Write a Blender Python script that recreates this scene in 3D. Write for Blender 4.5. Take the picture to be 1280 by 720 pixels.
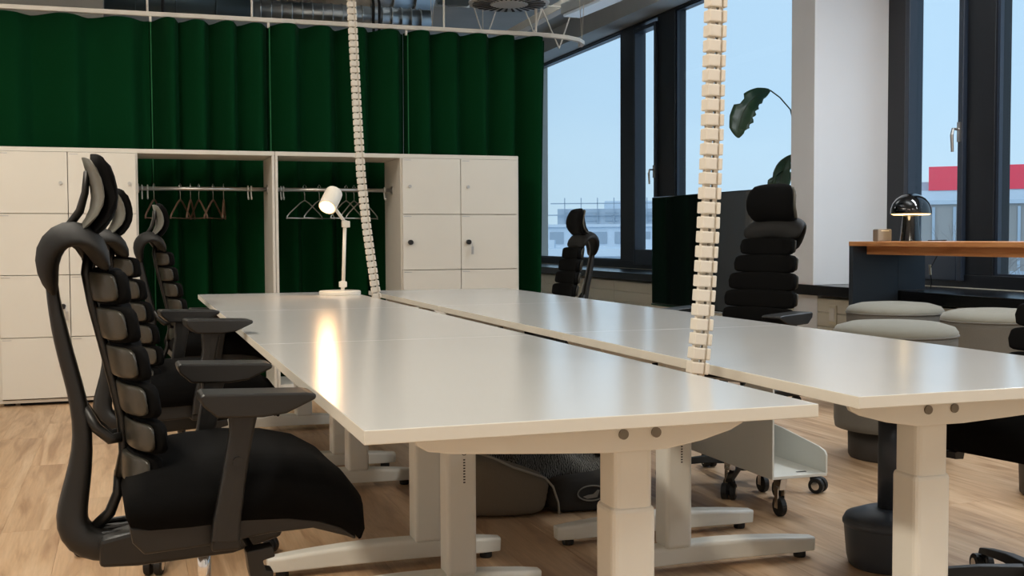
import bpy, bmesh, math, random
from mathutils import Matrix, Vector
random.seed(7)
for o in list(bpy.data.objects): bpy.data.objects.remove(o)
S = bpy.context.scene
C = S.collection
PI = math.pi
# ------------------------------------------------------------------ camera
cam = bpy.data.objects.new('camera', bpy.data.cameras.new('camera')); C.objects.link(cam)
RM = Matrix(((0.94827316, 0.01847574, -0.31691743), (-0.31742162, 0.0405927, -0.9474153), (-0.00463967, 0.99900494, 0.04435757)))
cam.matrix_world = Matrix.Translation((0, 0, 1.03)) @ RM.to_4x4()
cam.data.sensor_width = 36; cam.data.lens = 1423.71/1280*36; cam.data.clip_end = 500; cam.data.clip_start = .05
S.camera = cam
# ------------------------------------------------------------------ view, sky, lights
S.view_settings.view_transform = 'Standard'; S.view_settings.look = 'None'
S.view_settings.exposure = 0.12; S.view_settings.gamma = 1; S.view_settings.use_curve_mapping = False
W = bpy.data.worlds.new('sky'); S.world = W; W.use_nodes = True
nt = W.node_tree; nt.nodes.clear()
wo = nt.nodes.new('ShaderNodeOutputWorld'); bg = nt.nodes.new('ShaderNodeBackground')
tc = nt.nodes.new('ShaderNodeTexCoord'); sx = nt.nodes.new('ShaderNodeSeparateXYZ'); cr = nt.nodes.new('ShaderNodeValToRGB')
nz = nt.nodes.new('ShaderNodeTexNoise'); nz.inputs['Scale'].default_value = 2.2; nz.inputs['Detail'].default_value = 4
mp = nt.nodes.new('ShaderNodeMapping'); mp.inputs['Scale'].default_value = (1, 1, 3.5)
mx = nt.nodes.new('ShaderNodeMixRGB'); mx.blend_type = 'MIX'; mx.inputs['Color2'].default_value = (.62, .80, .93, 1)
mr = nt.nodes.new('ShaderNodeMapRange'); mr.inputs['From Min'].default_value = .5; mr.inputs['From Max'].default_value = .8; mr.inputs['To Max'].default_value = .3
L = nt.links.new
L(tc.outputs['Generated'], sx.inputs[0]); L(sx.outputs['Z'], cr.inputs[0]); L(tc.outputs['Generated'], mp.inputs[0]); L(mp.outputs[0], nz.inputs[0])
L(nz.outputs['Fac'], mr.inputs['Value']); L(mr.outputs[0], mx.inputs[0]); L(cr.outputs[0], mx.inputs['Color1']); L(mx.outputs[0], bg.inputs[0]); L(bg.outputs[0], wo.inputs[0])
e = cr.color_ramp.elements; e[0].position = 0; e[0].color = (.47, .61, .73, 1); e[1].position = .9; e[1].color = (.36, .52, .75, 1)
m_ = e.new(.12); m_.color = (.42, .595, .775, 1)
bg.inputs['Strength'].default_value = 1.25

def area(name, loc, sx_, sy_, power, col, rot=(0, 0, 0)):
    l = bpy.data.lights.new(name, 'AREA'); l.shape = 'RECTANGLE'; l.size = sx_; l.size_y = sy_; l.energy = power; l.color = col
    o = bpy.data.objects.new(name, l); o.location = loc; o.rotation_euler = rot; C.objects.link(o); return o
WARM = (1, .90, .76)
NEUT = (1, .97, .91)
COOL = (.90, .95, 1)
area('ceiling_lamp_and_fill', (-0.9, 1.2, 3.3), .25, 2.4, 90, WARM)
area('ceiling_lamp_and_fill', (-1.0, 5.2, 3.3), .25, 2.4, 60, WARM)
area('ceiling_lamp_and_fill', (2.0, .2, 3.3), .25, 2.4, 60, NEUT)
area('ceiling_lamp_and_fill', (4.6, 1.2, 3.3), .25, 2.4, 45, COOL)  # unseen cool fill, added to brighten the column front
area('ceiling_lamp_and_fill', (4.7, 4.7, 3.3), .25, 2.2, 75, COOL)  # added fill by the windows, standing in for daylight on the column

sun = bpy.data.lights.new('facade_fill_sun', 'SUN'); sun.energy = .9; sun.angle = 1.2; sun.color = (1, .97, .93)  # soft sun added only to brighten the facades outside
so_ = bpy.data.objects.new('facade_fill_sun', sun); so_.rotation_euler = Vector((-.55, -.62, .56)).to_track_quat('Z', 'Y').to_euler(); C.objects.link(so_)
for x, y, p in ((-.9, 4.5, 40), (1.2, 6.8, 40), (3.4, 5.2, 40), (3.4, 9.5, 30), (.6, 12.5, 60)):   # up-facing fills added to lift the dark ceiling
    area('ceiling_fill', (x, y, 3.36), .2, 1.8, p, (.93, .96, 1), (PI, 0, 0))
# ------------------------------------------------------------------ materials
def srgb(r, g, b):
    f = lambda c: (c/255/12.92) if c/255 <= .04045 else ((c/255+.055)/1.055)**2.4
    return (f(r), f(g), f(b), 1)
def mat(name, col, rough=.5, metal=0, noise=0, nscale=20, bump=0, bscale=200, spec=.5, emit=None, estr=0, coat=0, stretch=(1, 1, 1), sheen=0):
    m = bpy.data.materials.new(name); m.use_nodes = True
    t = m.node_tree; b = t.nodes['Principled BSDF']
    b.inputs['Base Color'].default_value = col; b.inputs['Roughness'].default_value = rough; b.inputs['Metallic'].default_value = metal
    b.inputs['Specular IOR Level'].default_value = spec; b.inputs['Coat Weight'].default_value = coat; b.inputs['Coat Roughness'].default_value = .08
    b.inputs['Sheen Weight'].default_value = sheen
    if emit: b.inputs['Emission Color'].default_value = emit; b.inputs['Emission Strength'].default_value = estr
    tcn = t.nodes.new('ShaderNodeTexCoord'); mpn = t.nodes.new('ShaderNodeMapping'); mpn.inputs['Scale'].default_value = stretch
    t.links.new(tcn.outputs['Object'], mpn.inputs[0])
    if noise:
        n = t.nodes.new('ShaderNodeTexNoise'); n.inputs['Scale'].default_value = nscale; n.inputs['Detail'].default_value = 4
        t.links.new(mpn.outputs[0], n.inputs[0])
        x = t.nodes.new('ShaderNodeMixRGB'); x.inputs['Color1'].default_value = tuple(c*(1-noise) for c in col[:3])+(1,)
        x.inputs['Color2'].default_value = tuple(min(1, c*(1+noise)) for c in col[:3])+(1,)
        t.links.new(n.outputs['Fac'], x.inputs[0]); t.links.new(x.outputs[0], b.inputs['Base Color'])
    if bump:
        n = t.nodes.new('ShaderNodeTexNoise'); n.inputs['Scale'].default_value = bscale; n.inputs['Detail'].default_value = 3
        t.links.new(mpn.outputs[0], n.inputs[0])
        u = t.nodes.new('ShaderNodeBump'); u.inputs['Strength'].default_value = bump; u.inputs['Distance'].default_value = .002
        t.links.new(n.outputs['Fac'], u.inputs['Height']); t.links.new(u.outputs[0], b.inputs['Normal'])
    return m
M = {}
M['desk'] = mat('white_laminate', srgb(192, 191, 187), .19, noise=.02, nscale=3, bump=.03, bscale=500, spec=.5)
M['desk_edge'] = mat('white_edge_band', srgb(211, 208, 197), .45, noise=.02)
M['white_metal'] = mat('white_powder_coat', srgb(222, 221, 212), .38, noise=.015, bump=.03, bscale=900)
M['locker'] = mat('white_locker_laminate', srgb(222, 216, 203), .42, noise=.02, nscale=6)
M['locker_frame'] = mat('pale_locker_carcass', srgb(216, 210, 198), .45, noise=.02)
M['wall'] = mat('white_plaster', srgb(232, 232, 232), .85, noise=.02, nscale=4, bump=.15, bscale=150)
M['wall_dim'] = mat('grey_wall_paint', srgb(170, 168, 160), .9, noise=.03, nscale=3)
M['column_side'] = mat('column_paint', srgb(196, 188, 172), .85, noise=.02)
M['ceiling'] = mat('raw_concrete', srgb(172, 173, 170), .9, noise=.14, nscale=2.5, bump=.3, bscale=40)
M['concrete_beam'] = mat('concrete_beam', srgb(160, 155, 145), .9, noise=.1, nscale=4)
M['parapet'] = mat('cream_convector_panel', srgb(214, 207, 188), .55, noise=.02)
M['sill'] = mat('black_sill', srgb(20, 21, 24), .22, noise=.1, bump=.03)
M['wframe'] = mat('anthracite_frame', srgb(17, 19, 24), .4, noise=.1, bump=.02)
M['wframe2'] = mat('anthracite_sash', srgb(40, 48, 60), .35, noise=.08)
M['chrome'] = mat('chrome', (.75, .75, .75, 1), .15, 1, noise=.03)
M['bolt'] = mat('dull_bolt', srgb(120, 114, 102), .4, .6, noise=.1)
M['steel'] = mat('brushed_steel', (.55, .54, .52, 1), .32, 1, noise=.08, nscale=60)
M['duct'] = mat('galvanised_duct', (.50, .54, .56, 1), .38, 1, noise=.25, nscale=7)
M['duct_blue'] = mat('dull_duct', srgb(95, 112, 118), .5, .5, noise=.2, nscale=7)
M['rail'] = mat('cream_rail', srgb(222, 214, 200), .4, noise=.03)
M['black_plastic'] = mat('black_plastic', srgb(19, 18, 16), .42, noise=.12, nscale=30, bump=.06, bscale=700)
M['black_fabric'] = mat('black_mesh_fabric', srgb(9, 9, 9), .95, noise=.3, nscale=400, bump=.5, bscale=900, spec=.1)
M['pad_cloth'] = mat('black_pad_cloth', srgb(7, 7, 7), .85, noise=.2, nscale=200, bump=.3, bscale=900, spec=.12)
M['shoulder_cloth'] = mat('black_shoulder_cloth', srgb(17, 17, 16), .65, noise=.1, nscale=200, bump=.2, bscale=900, spec=.3)
M['pad_shell'] = mat('grey_olive_plastic', srgb(50, 48, 41), .33, noise=.08, nscale=20, bump=.08, bscale=400)
M['head_shell'] = mat('silver_grey_plastic', srgb(104, 103, 95), .32, .2, noise=.05)
M['rubber'] = mat('black_rubber', srgb(14, 14, 14), .6, noise=.1)
M['tape'] = mat('clear_grey_sleeve', srgb(150, 140, 128), .25, .6, noise=.2, nscale=60)
M['lamp_white'] = mat('lamp_white_enamel', srgb(235, 226, 210), .35, noise=.01)
M['bulb'] = mat('warm_bulb', (1, .8, .5, 1), .4, emit=(1, .50, .15, 1), estr=10, noise=.01)
M['mush_glow'] = mat('warm_diffuser', (1, .85, .5, 1), .5, emit=(1, .72, .30, 1), estr=2.5, noise=.01)
M['gloss_black'] = mat('gloss_black_enamel', srgb(9, 9, 10), .1, noise=.1, coat=.5)
M['screen'] = mat('gloss_black_screen', (.004, .005, .006, 1), .06, noise=.05, spec=.65)
M['bar_panel'] = mat('slate_blue_board', srgb(46, 56, 66), .55, noise=.06, nscale=8)
M['card'] = mat('taupe_card', srgb(128, 122, 112), .7, noise=.04)
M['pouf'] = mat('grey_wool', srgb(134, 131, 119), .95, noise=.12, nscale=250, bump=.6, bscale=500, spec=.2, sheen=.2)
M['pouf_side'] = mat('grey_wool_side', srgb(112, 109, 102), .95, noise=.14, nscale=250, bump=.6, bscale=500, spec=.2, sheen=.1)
M['pouf_base'] = mat('dark_grey_plinth', srgb(54, 50, 46), .6, noise=.08)
M['stool'] = mat('blue_grey_plastic', srgb(50, 56, 64), .42, noise=.06, bump=.08, bscale=500)
M['bed_side'] = mat('taupe_canvas', srgb(112, 101, 86), .9, noise=.16, nscale=300, bump=.5, bscale=600, spec=.2)
M['bed_dark'] = mat('charcoal_canvas', srgb(50, 48, 45), .9, noise=.16, nscale=300, bump=.5, bscale=600, spec=.2)
M['piping'] = mat('grey_piping', srgb(140, 134, 122), .7, noise=.05)
M['logo'] = mat('grey_embroidery', srgb(118, 114, 106), .8, noise=.1)
M['leaf'] = mat('dark_leaf', srgb(26, 58, 30), .35, noise=.3, nscale=12, bump=.2, bscale=60)
M['leaf_light'] = mat('green_leaf', srgb(62, 120, 42), .4, noise=.3, nscale=12)
M['stem'] = mat('leaf_stem', srgb(44, 58, 32), .5, noise=.1)
M['pot'] = mat('grey_pot', srgb(90, 88, 84), .6, noise=.05)
M['wood_hanger'] = mat('brown_hanger_wood', srgb(84, 60, 44), .5, noise=.2, nscale=30)
M['hook'] = mat('white_hook', srgb(205, 205, 196), .4, noise=.02)
M['knob_black'] = mat('black_knob', srgb(15, 15, 15), .4, noise=.05)
M['spine'] = mat('ivory_plastic', srgb(214, 206, 192), .5, noise=.03, bump=.03)
M['cream'] = mat('cream_plastic', srgb(222, 214, 190), .45, noise=.02)
M['diffuser'] = mat('frosted_diffuser', srgb(200, 212, 220), .25, noise=.02, emit=(.8, .9, 1, 1), estr=.12)
M['diff_grey'] = mat('grey_vent_metal', srgb(186, 190, 190), .5, 0, noise=.05)
M['vent_dark'] = mat('vent_slot', srgb(16, 17, 19), .7, noise=.05)
M['shadow_gap'] = mat('black_plinth', srgb(13, 12, 11), .7, noise=.05)
M['red'] = mat('red_cladding', (.93, .075, .12, 1), .7, noise=.04, nscale=2)
M['ext_grey'] = mat('hazy_grey_facade', srgb(176, 190, 202), .9, noise=.1, nscale=.6)  # facade tones here are drawn toward the sky colour to paint in haze
M['ext_pale'] = mat('hazed_pale_facade', srgb(206, 220, 232), .9, noise=.08, nscale=.6)
M['ext_dark'] = mat('hazed_glazing', srgb(158, 174, 188), .7, noise=.1, nscale=.6)
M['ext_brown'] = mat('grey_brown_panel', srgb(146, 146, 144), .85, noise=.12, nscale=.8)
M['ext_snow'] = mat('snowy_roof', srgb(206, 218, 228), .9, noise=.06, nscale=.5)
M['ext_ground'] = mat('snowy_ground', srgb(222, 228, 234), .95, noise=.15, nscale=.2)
M['bark'] = mat('pale_bark', srgb(132, 130, 128), .9, noise=.1)
# glass
g = bpy.data.materials.new('window_glass'); g.use_nodes = True; t = g.node_tree; t.nodes.clear()
o_ = t.nodes.new('ShaderNodeOutputMaterial'); tr = t.nodes.new('ShaderNodeBsdfTransparent'); gl = t.nodes.new('ShaderNodeBsdfGlossy'); mi = t.nodes.new('ShaderNodeMixShader'); fr = t.nodes.new('ShaderNodeFresnel')
fr.inputs[0].default_value = 1.35; gl.inputs['Roughness'].default_value = .02; tr.inputs[0].default_value = (.95, .98, .98, 1)
ge = t.nodes.new('ShaderNodeNewGeometry'); iv = t.nodes.new('ShaderNodeMath'); iv.operation = 'SUBTRACT'; iv.inputs[0].default_value = 1; ml_ = t.nodes.new('ShaderNodeMath'); ml_.operation = 'MULTIPLY'
t.links.new(ge.outputs['Backfacing'], iv.inputs[1]); t.links.new(iv.outputs[0], ml_.inputs[0]); t.links.new(fr.outputs[0], ml_.inputs[1]); t.links.new(ml_.outputs[0], mi.inputs[0]); t.links.new(tr.outputs[0], mi.inputs[1]); t.links.new(gl.outputs[0], mi.inputs[2]); t.links.new(mi.outputs[0], o_.inputs[0])
M['glass'] = g
# curtain: deep green felted cloth
cm = mat('green_curtain_cloth', srgb(0, 50, 21), .92, noise=.18, nscale=160, bump=.3, bscale=500, spec=.12, sheen=.0); M['curtain'] = cm
M['seam'] = mat('curtain_seam', srgb(26, 96, 52), .9, noise=.05)
# floor planks
def wood(name, c1, c2, c3, rough, sc=1.0, stretch=(7, .8, 7), rand=True):
    m = bpy.data.materials.new(name); m.use_nodes = True; t = m.node_tree; b = t.nodes['Principled BSDF']; k = t.links.new
    tcn = t.nodes.new('ShaderNodeTexCoord'); oi = t.nodes.new('ShaderNodeObjectInfo'); ad = t.nodes.new('ShaderNodeVectorMath'); ad.operation = 'ADD'
    mu = t.nodes.new('ShaderNodeVectorMath'); mu.operation = 'SCALE'; mu.inputs[0].default_value = (13, 29, 7)
    k(oi.outputs['Random'], mu.inputs['Scale']); k(tcn.outputs['Object'], ad.inputs[0]); k(mu.outputs[0], ad.inputs[1])
    mpn = t.nodes.new('ShaderNodeMapping'); mpn.inputs['Scale'].default_value = tuple(s*sc for s in stretch); k(ad.outputs[0], mpn.inputs[0])
    n = t.nodes.new('ShaderNodeTexNoise'); n.inputs['Scale'].default_value = 1.6; n.inputs['Detail'].default_value = 6; n.inputs['Distortion'].default_value = 1.4; k(mpn.outputs[0], n.inputs[0])
    mp2 = t.nodes.new('ShaderNodeMapping'); mp2.inputs['Scale'].default_value = (60*sc, 3*sc, 60*sc); k(ad.outputs[0], mp2.inputs[0])
    n2 = t.nodes.new('ShaderNodeTexNoise'); n2.inputs['Scale'].default_value = 2; n2.inputs['Detail'].default_value = 3; k(mp2.outputs[0], n2.inputs[0])
    r = t.nodes.new('ShaderNodeValToRGB'); r.color_ramp.elements[0].position = .3; r.color_ramp.elements[0].color = c1; r.color_ramp.elements[1].position = .72; r.color_ramp.elements[1].color = c3
    q = r.color_ramp.elements.new(.5); q.color = c2; k(n.outputs['Fac'], r.inputs[0])
    x = t.nodes.new('ShaderNodeMixRGB'); x.blend_type = 'MULTIPLY'; x.inputs[0].default_value = .35; k(r.outputs[0], x.inputs[1]); k(n2.outputs['Fac'], x.inputs[2])
    hs = t.nodes.new('ShaderNodeHueSaturation'); ma = t.nodes.new('ShaderNodeMapRange'); ma.inputs['To Min'].default_value = 1.14 if rand else 1.15; ma.inputs['To Max'].default_value = 1.26 if rand else 1.15
    k(oi.outputs['Random'], ma.inputs['Value']); k(ma.outputs[0], hs.inputs['Value']); k(x.outputs[0], hs.inputs['Color']); k(hs.outputs[0], b.inputs['Base Color'])
    b.inputs['Roughness'].default_value = rough
    u = t.nodes.new('ShaderNodeBump'); u.inputs['Strength'].default_value = .12; u.inputs['Distance'].default_value = .001; k(n2.outputs['Fac'], u.inputs['Height']); k(u.outputs[0], b.inputs['Normal'])
    return m
M['floor'] = wood('oak_vinyl_plank', srgb(160, 124, 90), srgb(192, 158, 122), srgb(206, 176, 142), .42)
M['bar_wood'] = wood('oiled_oak_top', srgb(190, 122, 72), srgb(212, 146, 92), srgb(224, 164, 110), .35, 1, (9, 1, 9), False)
# knit blanket
kb = mat('dark_knit', srgb(60, 60, 60), .95, noise=.2); t = kb.node_tree; b = t.nodes['Principled BSDF']
wv = t.nodes.new('ShaderNodeTexWave'); wv.inputs['Scale'].default_value = 38; wv.inputs['Distortion'].default_value = 7; wv.inputs['Detail Scale'].default_value = 2
tcn = t.nodes.new('ShaderNodeTexCoord'); t.links.new(tcn.outputs['Object'], wv.inputs[0])
r = t.nodes.new('ShaderNodeValToRGB'); r.color_ramp.elements[0].color = srgb(26, 26, 27); r.color_ramp.elements[1].color = srgb(112, 112, 108)
t.links.new(wv.outputs['Fac'], r.inputs[0]); t.links.new(r.outputs[0], b.inputs['Base Color']); M['knit'] = kb

# ------------------------------------------------------------------ mesh helpers
class MB:
    def __init__(s): s.v = []; s.f = []
    def add(s, vs, fs):
        n = len(s.v); s.v += [tuple(v) for v in vs]; s.f += [tuple(i+n for i in f) for f in fs]; return s
    def box(s, x0, x1, y0, y1, z0, z1):
        return s.add([(x0, y0, z0), (x1, y0, z0), (x1, y1, z0), (x0, y1, z0), (x0, y0, z1), (x1, y0, z1), (x1, y1, z1), (x0, y1, z1)],
                     [(0, 3, 2, 1), (4, 5, 6, 7), (0, 1, 5, 4), (1, 2, 6, 5), (2, 3, 7, 6), (3, 0, 4, 7)])
    def prism(s, pts, a0, a1, axis='y'):       # polygon pts in the plane normal to axis
        n = len(pts)
        mk = {'y': lambda p, a: (p[0], a, p[1]), 'x': lambda p, a: (a, p[0], p[1]), 'z': lambda p, a: (p[0], p[1], a)}[axis]
        vs = [mk(p, a0) for p in pts]+[mk(p, a1) for p in pts]
        fs = [tuple(range(n))[::-1], tuple(range(n, 2*n))]+[(i, (i+1) % n, n+(i+1) % n, n+i) for i in range(n)]
        return s.add(vs, fs)
    def lathe(s, prof, cx=0, cy=0, n=24, cap=True):   # prof: (r,z)
        vs = []; fs = []
        for r, z in prof:
            for i in range(n): a = 2*PI*i/n; vs.append((cx+r*math.cos(a), cy+r*math.sin(a), z))
        for j in range(len(prof)-1):
            for i in range(n): k = (i+1) % n; fs.append((j*n+i, j*n+k, (j+1)*n+k, (j+1)*n+i))
        if cap: fs.append(tuple(range(n))[::-1]); fs.append(tuple((len(prof)-1)*n+i for i in range(n)))
        return s.add(vs, fs)
    def sweep(s, pts, secs, up=None):          # secs: list (or one) of closed 2D sections (u,w): u along side, w along normal
        P = [Vector(p) for p in pts]; m = len(P)
        if not isinstance(secs[0][0], (tuple, list)): secs = [secs]*m
        n = len(secs[0]); vs = []; prev = Vector(up) if up else None
        for i, p in enumerate(P):
            d = (P[min(i+1, m-1)]-P[max(i-1, 0)]).normalized()
            if prev is None: prev = Vector((0, 0, 1)) if abs(d.z) < .9 else Vector((1, 0, 0))
            side = d.cross(prev).normalized(); nor = side.cross(d).normalized()
            if not up: prev = nor
            for u, w in secs[i]: q = p+side*u+nor*w; vs.append(tuple(q))
        fs = []
        for j in range(m-1):
            for i in range(n): k = (i+1) % n; fs.append((j*n+i, j*n+k, (j+1)*n+k, (j+1)*n+i))
        fs.append(tuple(range(n))[::-1]); fs.append(tuple((m-1)*n+i for i in range(n)))
        return s.add(vs, fs)
    def tube(s, pts, r, n=8):
        if isinstance(r, (int, float)): r = [r]*len(pts)
        return s.sweep(pts, [[(q*math.cos(2*PI*i/n), q*math.sin(2*PI*i/n)) for i in range(n)] for q in r])
    def cyl(s, c, r, a0, a1, axis='z', n=20):
        d = {'x': (1, 0, 0), 'y': (0, 1, 0), 'z': (0, 0, 1)}[axis]; c = Vector(c); d = Vector(d)
        return s.tube([c+d*a0, c+d*a1], r, n)
    def build(s, name, m, parent=None, bev=0, seg=2, smooth=False, sub=0, loc=None):
        me = bpy.data.meshes.new(name); me.from_pydata(s.v, [], s.f); me.update()
        bm = bmesh.new(); bm.from_mesh(me); bmesh.ops.recalc_face_normals(bm, faces=bm.faces); bm.to_mesh(me); bm.free()
        me.materials.append(M[m] if isinstance(m, str) else m)
        o = bpy.data.objects.new(name, me); C.objects.link(o)
        if parent: o.parent = parent
        if loc: o.location = loc
        if bev:
            b = o.modifiers.new('bevel', 'BEVEL'); b.width = bev; b.segments = seg; b.limit_method = 'ANGLE'; b.angle_limit = .6
        if sub:
            q = o.modifiers.new('sub', 'SUBSURF'); q.levels = sub; q.render_levels = sub
        if smooth:
            for p in me.polygons: p.use_smooth = True
        return o
def ell(a, b, n=12, e=1.0):
    f = lambda c: math.copysign(abs(c)**e, c)
    return [(a*f(math.cos(2*PI*i/n)), b*f(math.sin(2*PI*i/n))) for i in range(n)]
def tag(o, label, cat, group=None, kind=None):
    if label: o['label'] = label
    if cat: o['category'] = cat
    if group: o['group'] = group
    if kind: o['kind'] = kind
    return o
def thing(name, label, cat, loc=(0, 0, 0), rz=0, group=None):
    o = bpy.data.objects.new(name, None); C.objects.link(o); o.location = loc; o.rotation_euler = (0, 0, rz); o.empty_display_size = .1
    return tag(o, label, cat, group)
def struct(o): o['kind'] = 'structure'; return o
def copy_tree(o, loc=None, rz=None, label=None, parent=None):
    c = o.copy(); C.objects.link(c)
    if parent: c.parent = parent
    for ch in list(o.children): copy_tree(ch, parent=c)
    if loc is not None: c.location = loc
    if rz is not None: c.rotation_euler = (0, 0, rz)
    if label: c['label'] = label
    return c

# ------------------------------------------------------------------ the room shell
XG = 5.68; ZC = 3.75; XS = 4.95
fl = struct(MB().box(-3.4, 6.0, -2.2, 16.2, -.1, -.008).build('floor', 'floor'))
pl = MB().box(.0003, .1997, .0003, 1.2497, -.008, 0)
proto = None
for i in range(31):
    off = (i*.47) % 1.25
    for j in range(-1, 6):
        x = -1.25+i*.2; y = 1.6+off+j*1.25-.4
        if proto is None: proto = pl.build('plank', 'floor', fl, bev=.0003, seg=1); c = proto
        else: c = proto.copy(); C.objects.link(c)
        c.location = (x, y, 0)
struct(MB().box(-3.4, 6.0, -2.2, 16.2, ZC, ZC+.15).build('ceiling', 'ceiling'))
struct(MB().box(-3.5, -3.4, -2.2, 16.2, -.1, ZC).build('wall_left', 'wall'))
struct(MB().box(-3.5, 6.0, 16.2, 16.3, -.1, ZC).build('wall_back', 'wall_dim'))
struct(MB().box(-3.5, 6.0, -2.3, -2.2, -.1, ZC).build('wall_front', 'wall'))
# window side: parapet wall under the sill with its cream boards, header above
wr = struct(MB().box(5.0, 6.0, -2.2, 16.2, -.1, .56).box(5.6, 5.9, -2.2, 16.2, .56, .66).box(XG-.05, 6.0, -2.2, 16.2, 3.58, ZC).build('wall_right', 'parapet'))
bd = None
for j, (ya, yb) in enumerate([(-1.0, 1.5), (1.5, 4.0), (4.0, 6.0), (6.0, 7.53), (7.85, 9.6), (9.6, 11.4), (11.4, 13.6), (13.6, 16.1)]):
    for k in range(5):
        MB().box(4.985, 5.0, ya+.003, yb-.003, .02+k*.108, .02+k*.108+.104).build('panel_board', 'parapet', wr, bev=.003, seg=1)
sl = MB().box(XS, 5.66, -2.2, 16.2, .575, .655).build('trim_1', 'sill', bev=.004); struct(sl)
tag(sl, 'long black window sill running along the window wall', None)
# column
col = MB().box(4.985, 5.72, 7.53, 7.852, -.1, .575).box(4.95, 5.72, 7.53, 7.852, .655, ZC).build('wall_column', 'wall', bev=.004); struct(col)
# concrete beam and pipes above
struct(MB().box(-3.4, -.16, 9.0, 9.5, 2.55, ZC).build('trim_2', 'concrete_beam'))
struct(MB().box(5.30, 5.62, 7.9, 16.2, 3.50, ZC).box(5.3, 5.62, -2.2, 7.5, 3.5, ZC).build('trim_3', 'ceiling'))

# ------------------------------------------------------------------ windows
def window(n, bays, posts, z0=.655, z1=3.56):
    """bays: (y0,y1,kind) glass spans; posts: solid spans"""
    ya = min(min(b[0] for b in bays), min(p[0] for p in posts)); yb = max(max(b[1] for b in bays), max(p[1] for p in posts))
    w = MB()
    w.box(XG-.07, XG+.07, ya, yb, z0, z0+.095); w.box(XG-.07, XG+.07, ya, yb, 3.475, z1+.03)
    for a, b in posts: w.box(XG-.07, XG+.07, a, b, z0+.095, 3.475)
    wn = struct(w.build('window_%d' % n, 'wframe', bev=.004))
    for a, b, kd in bays:
        if kd == 'sash':
            f = MB(); x0, x1 = XG-.10, XG+.03; e = .05
            f.box(x0, x1, a-e, a, z0+.05, 3.43); f.box(x0, x1, b, b+e, z0+.05, 3.43); f.box(x0, x1, a, b, z0+.05, .883); f.box(x0, x1, a, b, 3.385, 3.43)
            sh = f.build('sash', 'wframe2', wn, bev=.006); sh['label'] = 'slate grey opening sash of the window'
            MB().box(XG-.03, XG-.012, a, b, .883, 3.385).build('pane', 'glass', sh)
            q = MB(); q.box(XG-.115, XG-.10, a-.04, a-.012, 1.69, 1.83); q.tube([(XG-.115, a-.026, 1.78), (XG-.16, a-.026, 1.78), (XG-.168, a-.024, 1.74), (XG-.16, a-.022, 1.62)], [.010, .011, .012, .010], 8)
            hn = q.build('handle', 'steel', sh, smooth=False); hn['label'] = 'brushed metal window handle'
        else:
            r = MB(); e = .025
            r.box(XG-.05, XG-.02, a, a+e, z0+.095, 3.475); r.box(XG-.05, XG-.02, b-e, b, z0+.095, 3.475); r.box(XG-.05, XG-.02, a+e, b-e, z0+.095, z0+.11); r.box(XG-.05, XG-.02, a+e, b-e, 3.46, 3.475)
            r.build('glazing_bead', 'wframe2', wn)
            MB().box(XG-.012, XG+.006, a, b, z0+.095, 3.475).build('pane', 'glass', wn)
    return wn
window(1, [(7.9, 11.20, 'fixed'), (11.66, 12.16, 'sash'), (12.64, 16.1, 'fixed')], [(7.852, 7.9), (11.20, 11.62), (12.22, 12.64), (16.1, 16.2)])
window(2, [(6.70, 7.24, 'sash'), (3.3, 6.37, 'fixed'), (-.2, 3.0, 'fixed')], [(7.30, 7.53), (6.37, 6.64), (3.0, 3.3), (-.5, -.2)])
struct(MB().box(5.61, 5.9, -2.2, -.5, .655, 3.6).build('wall_right_end', 'wall'))

# ------------------------------------------------------------------ curtain, rail and what hangs from the ceiling
def curtain(x0, x1, n, ph, amp, z1, label, z0=.03, taper=0):
    k = max(8, int((x1-x0)/.012)); rows = 8; vs = []; fs = []
    rnd = random.Random(int(x0*100))
    knots = [rnd.uniform(.75, 1.25) for _ in range(n+3)]
    for j in range(rows+1):
        z = z0+(z1-z0)*j/rows
        for i in range(k+1):
            s = i/k; x = x0+(x1-x0)*s
            f = s*n+ph; a = amp*knots[int(f) % len(knots)]
            q = f % 1.0
            w = (1-2*q/.76) if q < .76 else -1+2*(q-.76)/.24
            w = math.sin(w*PI/2)*.6+w*.4
            y = 8.30+a*w*(1-.25*j/rows)+.006*math.sin(9*x+3*z)+.006*math.sin(2*PI*f*.5+z)
            xx = x-taper*(1-j/rows)*s
            zz = z-(.008*(1+math.cos(2*PI*f)) if j == rows else 0)
            vs.append((xx, y, zz))
    for j in range(rows):
        for i in range(k): q = j*(k+1)+i; fs.append((q, q+1, q+k+2, q+k+1))
    o = MB().add(vs, fs).build('curtain', 'curtain', smooth=True)
    so = o.modifiers.new('thick', 'SOLIDIFY'); so.thickness = .004
    tag(o, label, 'curtain', 'green curtains on the ceiling rail')
    MB().box(x0+.002, x0+.009, 8.235, 8.242, z0, z1-.04).build('seam', 'seam', o)
    return o
curtain(-3.2, -1.3, 6, .2, .05, 2.55, 'deep green floor-length curtain at far left, outside the lockers')
curtain(-1.3, .15, 4, .1, .05, 2.55, 'dark green curtain panel behind the left lockers, broad shallow folds')
curtain(.152, .95, 4, .0, .09, 2.555, 'dark green curtain panel behind the left coat rail')
curtain(.952, 1.95, 4, .05, .08, 2.56, 'dark green curtain panel behind the desk lamp and right coat rail')
curtain(1.952, 3.065, 5, .05, .08, 2.565, 'dark green curtain panel at the windows, behind the right lockers', taper=.04)
rl = thing('curtain_rail', 'thin cream ceiling curtain rail with a curved end near the windows', 'curtain rail', (0, 8.3, 2.58))
pts = [(-3.3, 0, -.01), (-1, 0, -.005), (1, 0, .0), (2.9, 0, .004), (3.1, .01, .004), (3.25, .05, .004), (3.38, .13, .004), (3.46, .24, .004), (3.49, .36, .004)]
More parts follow.
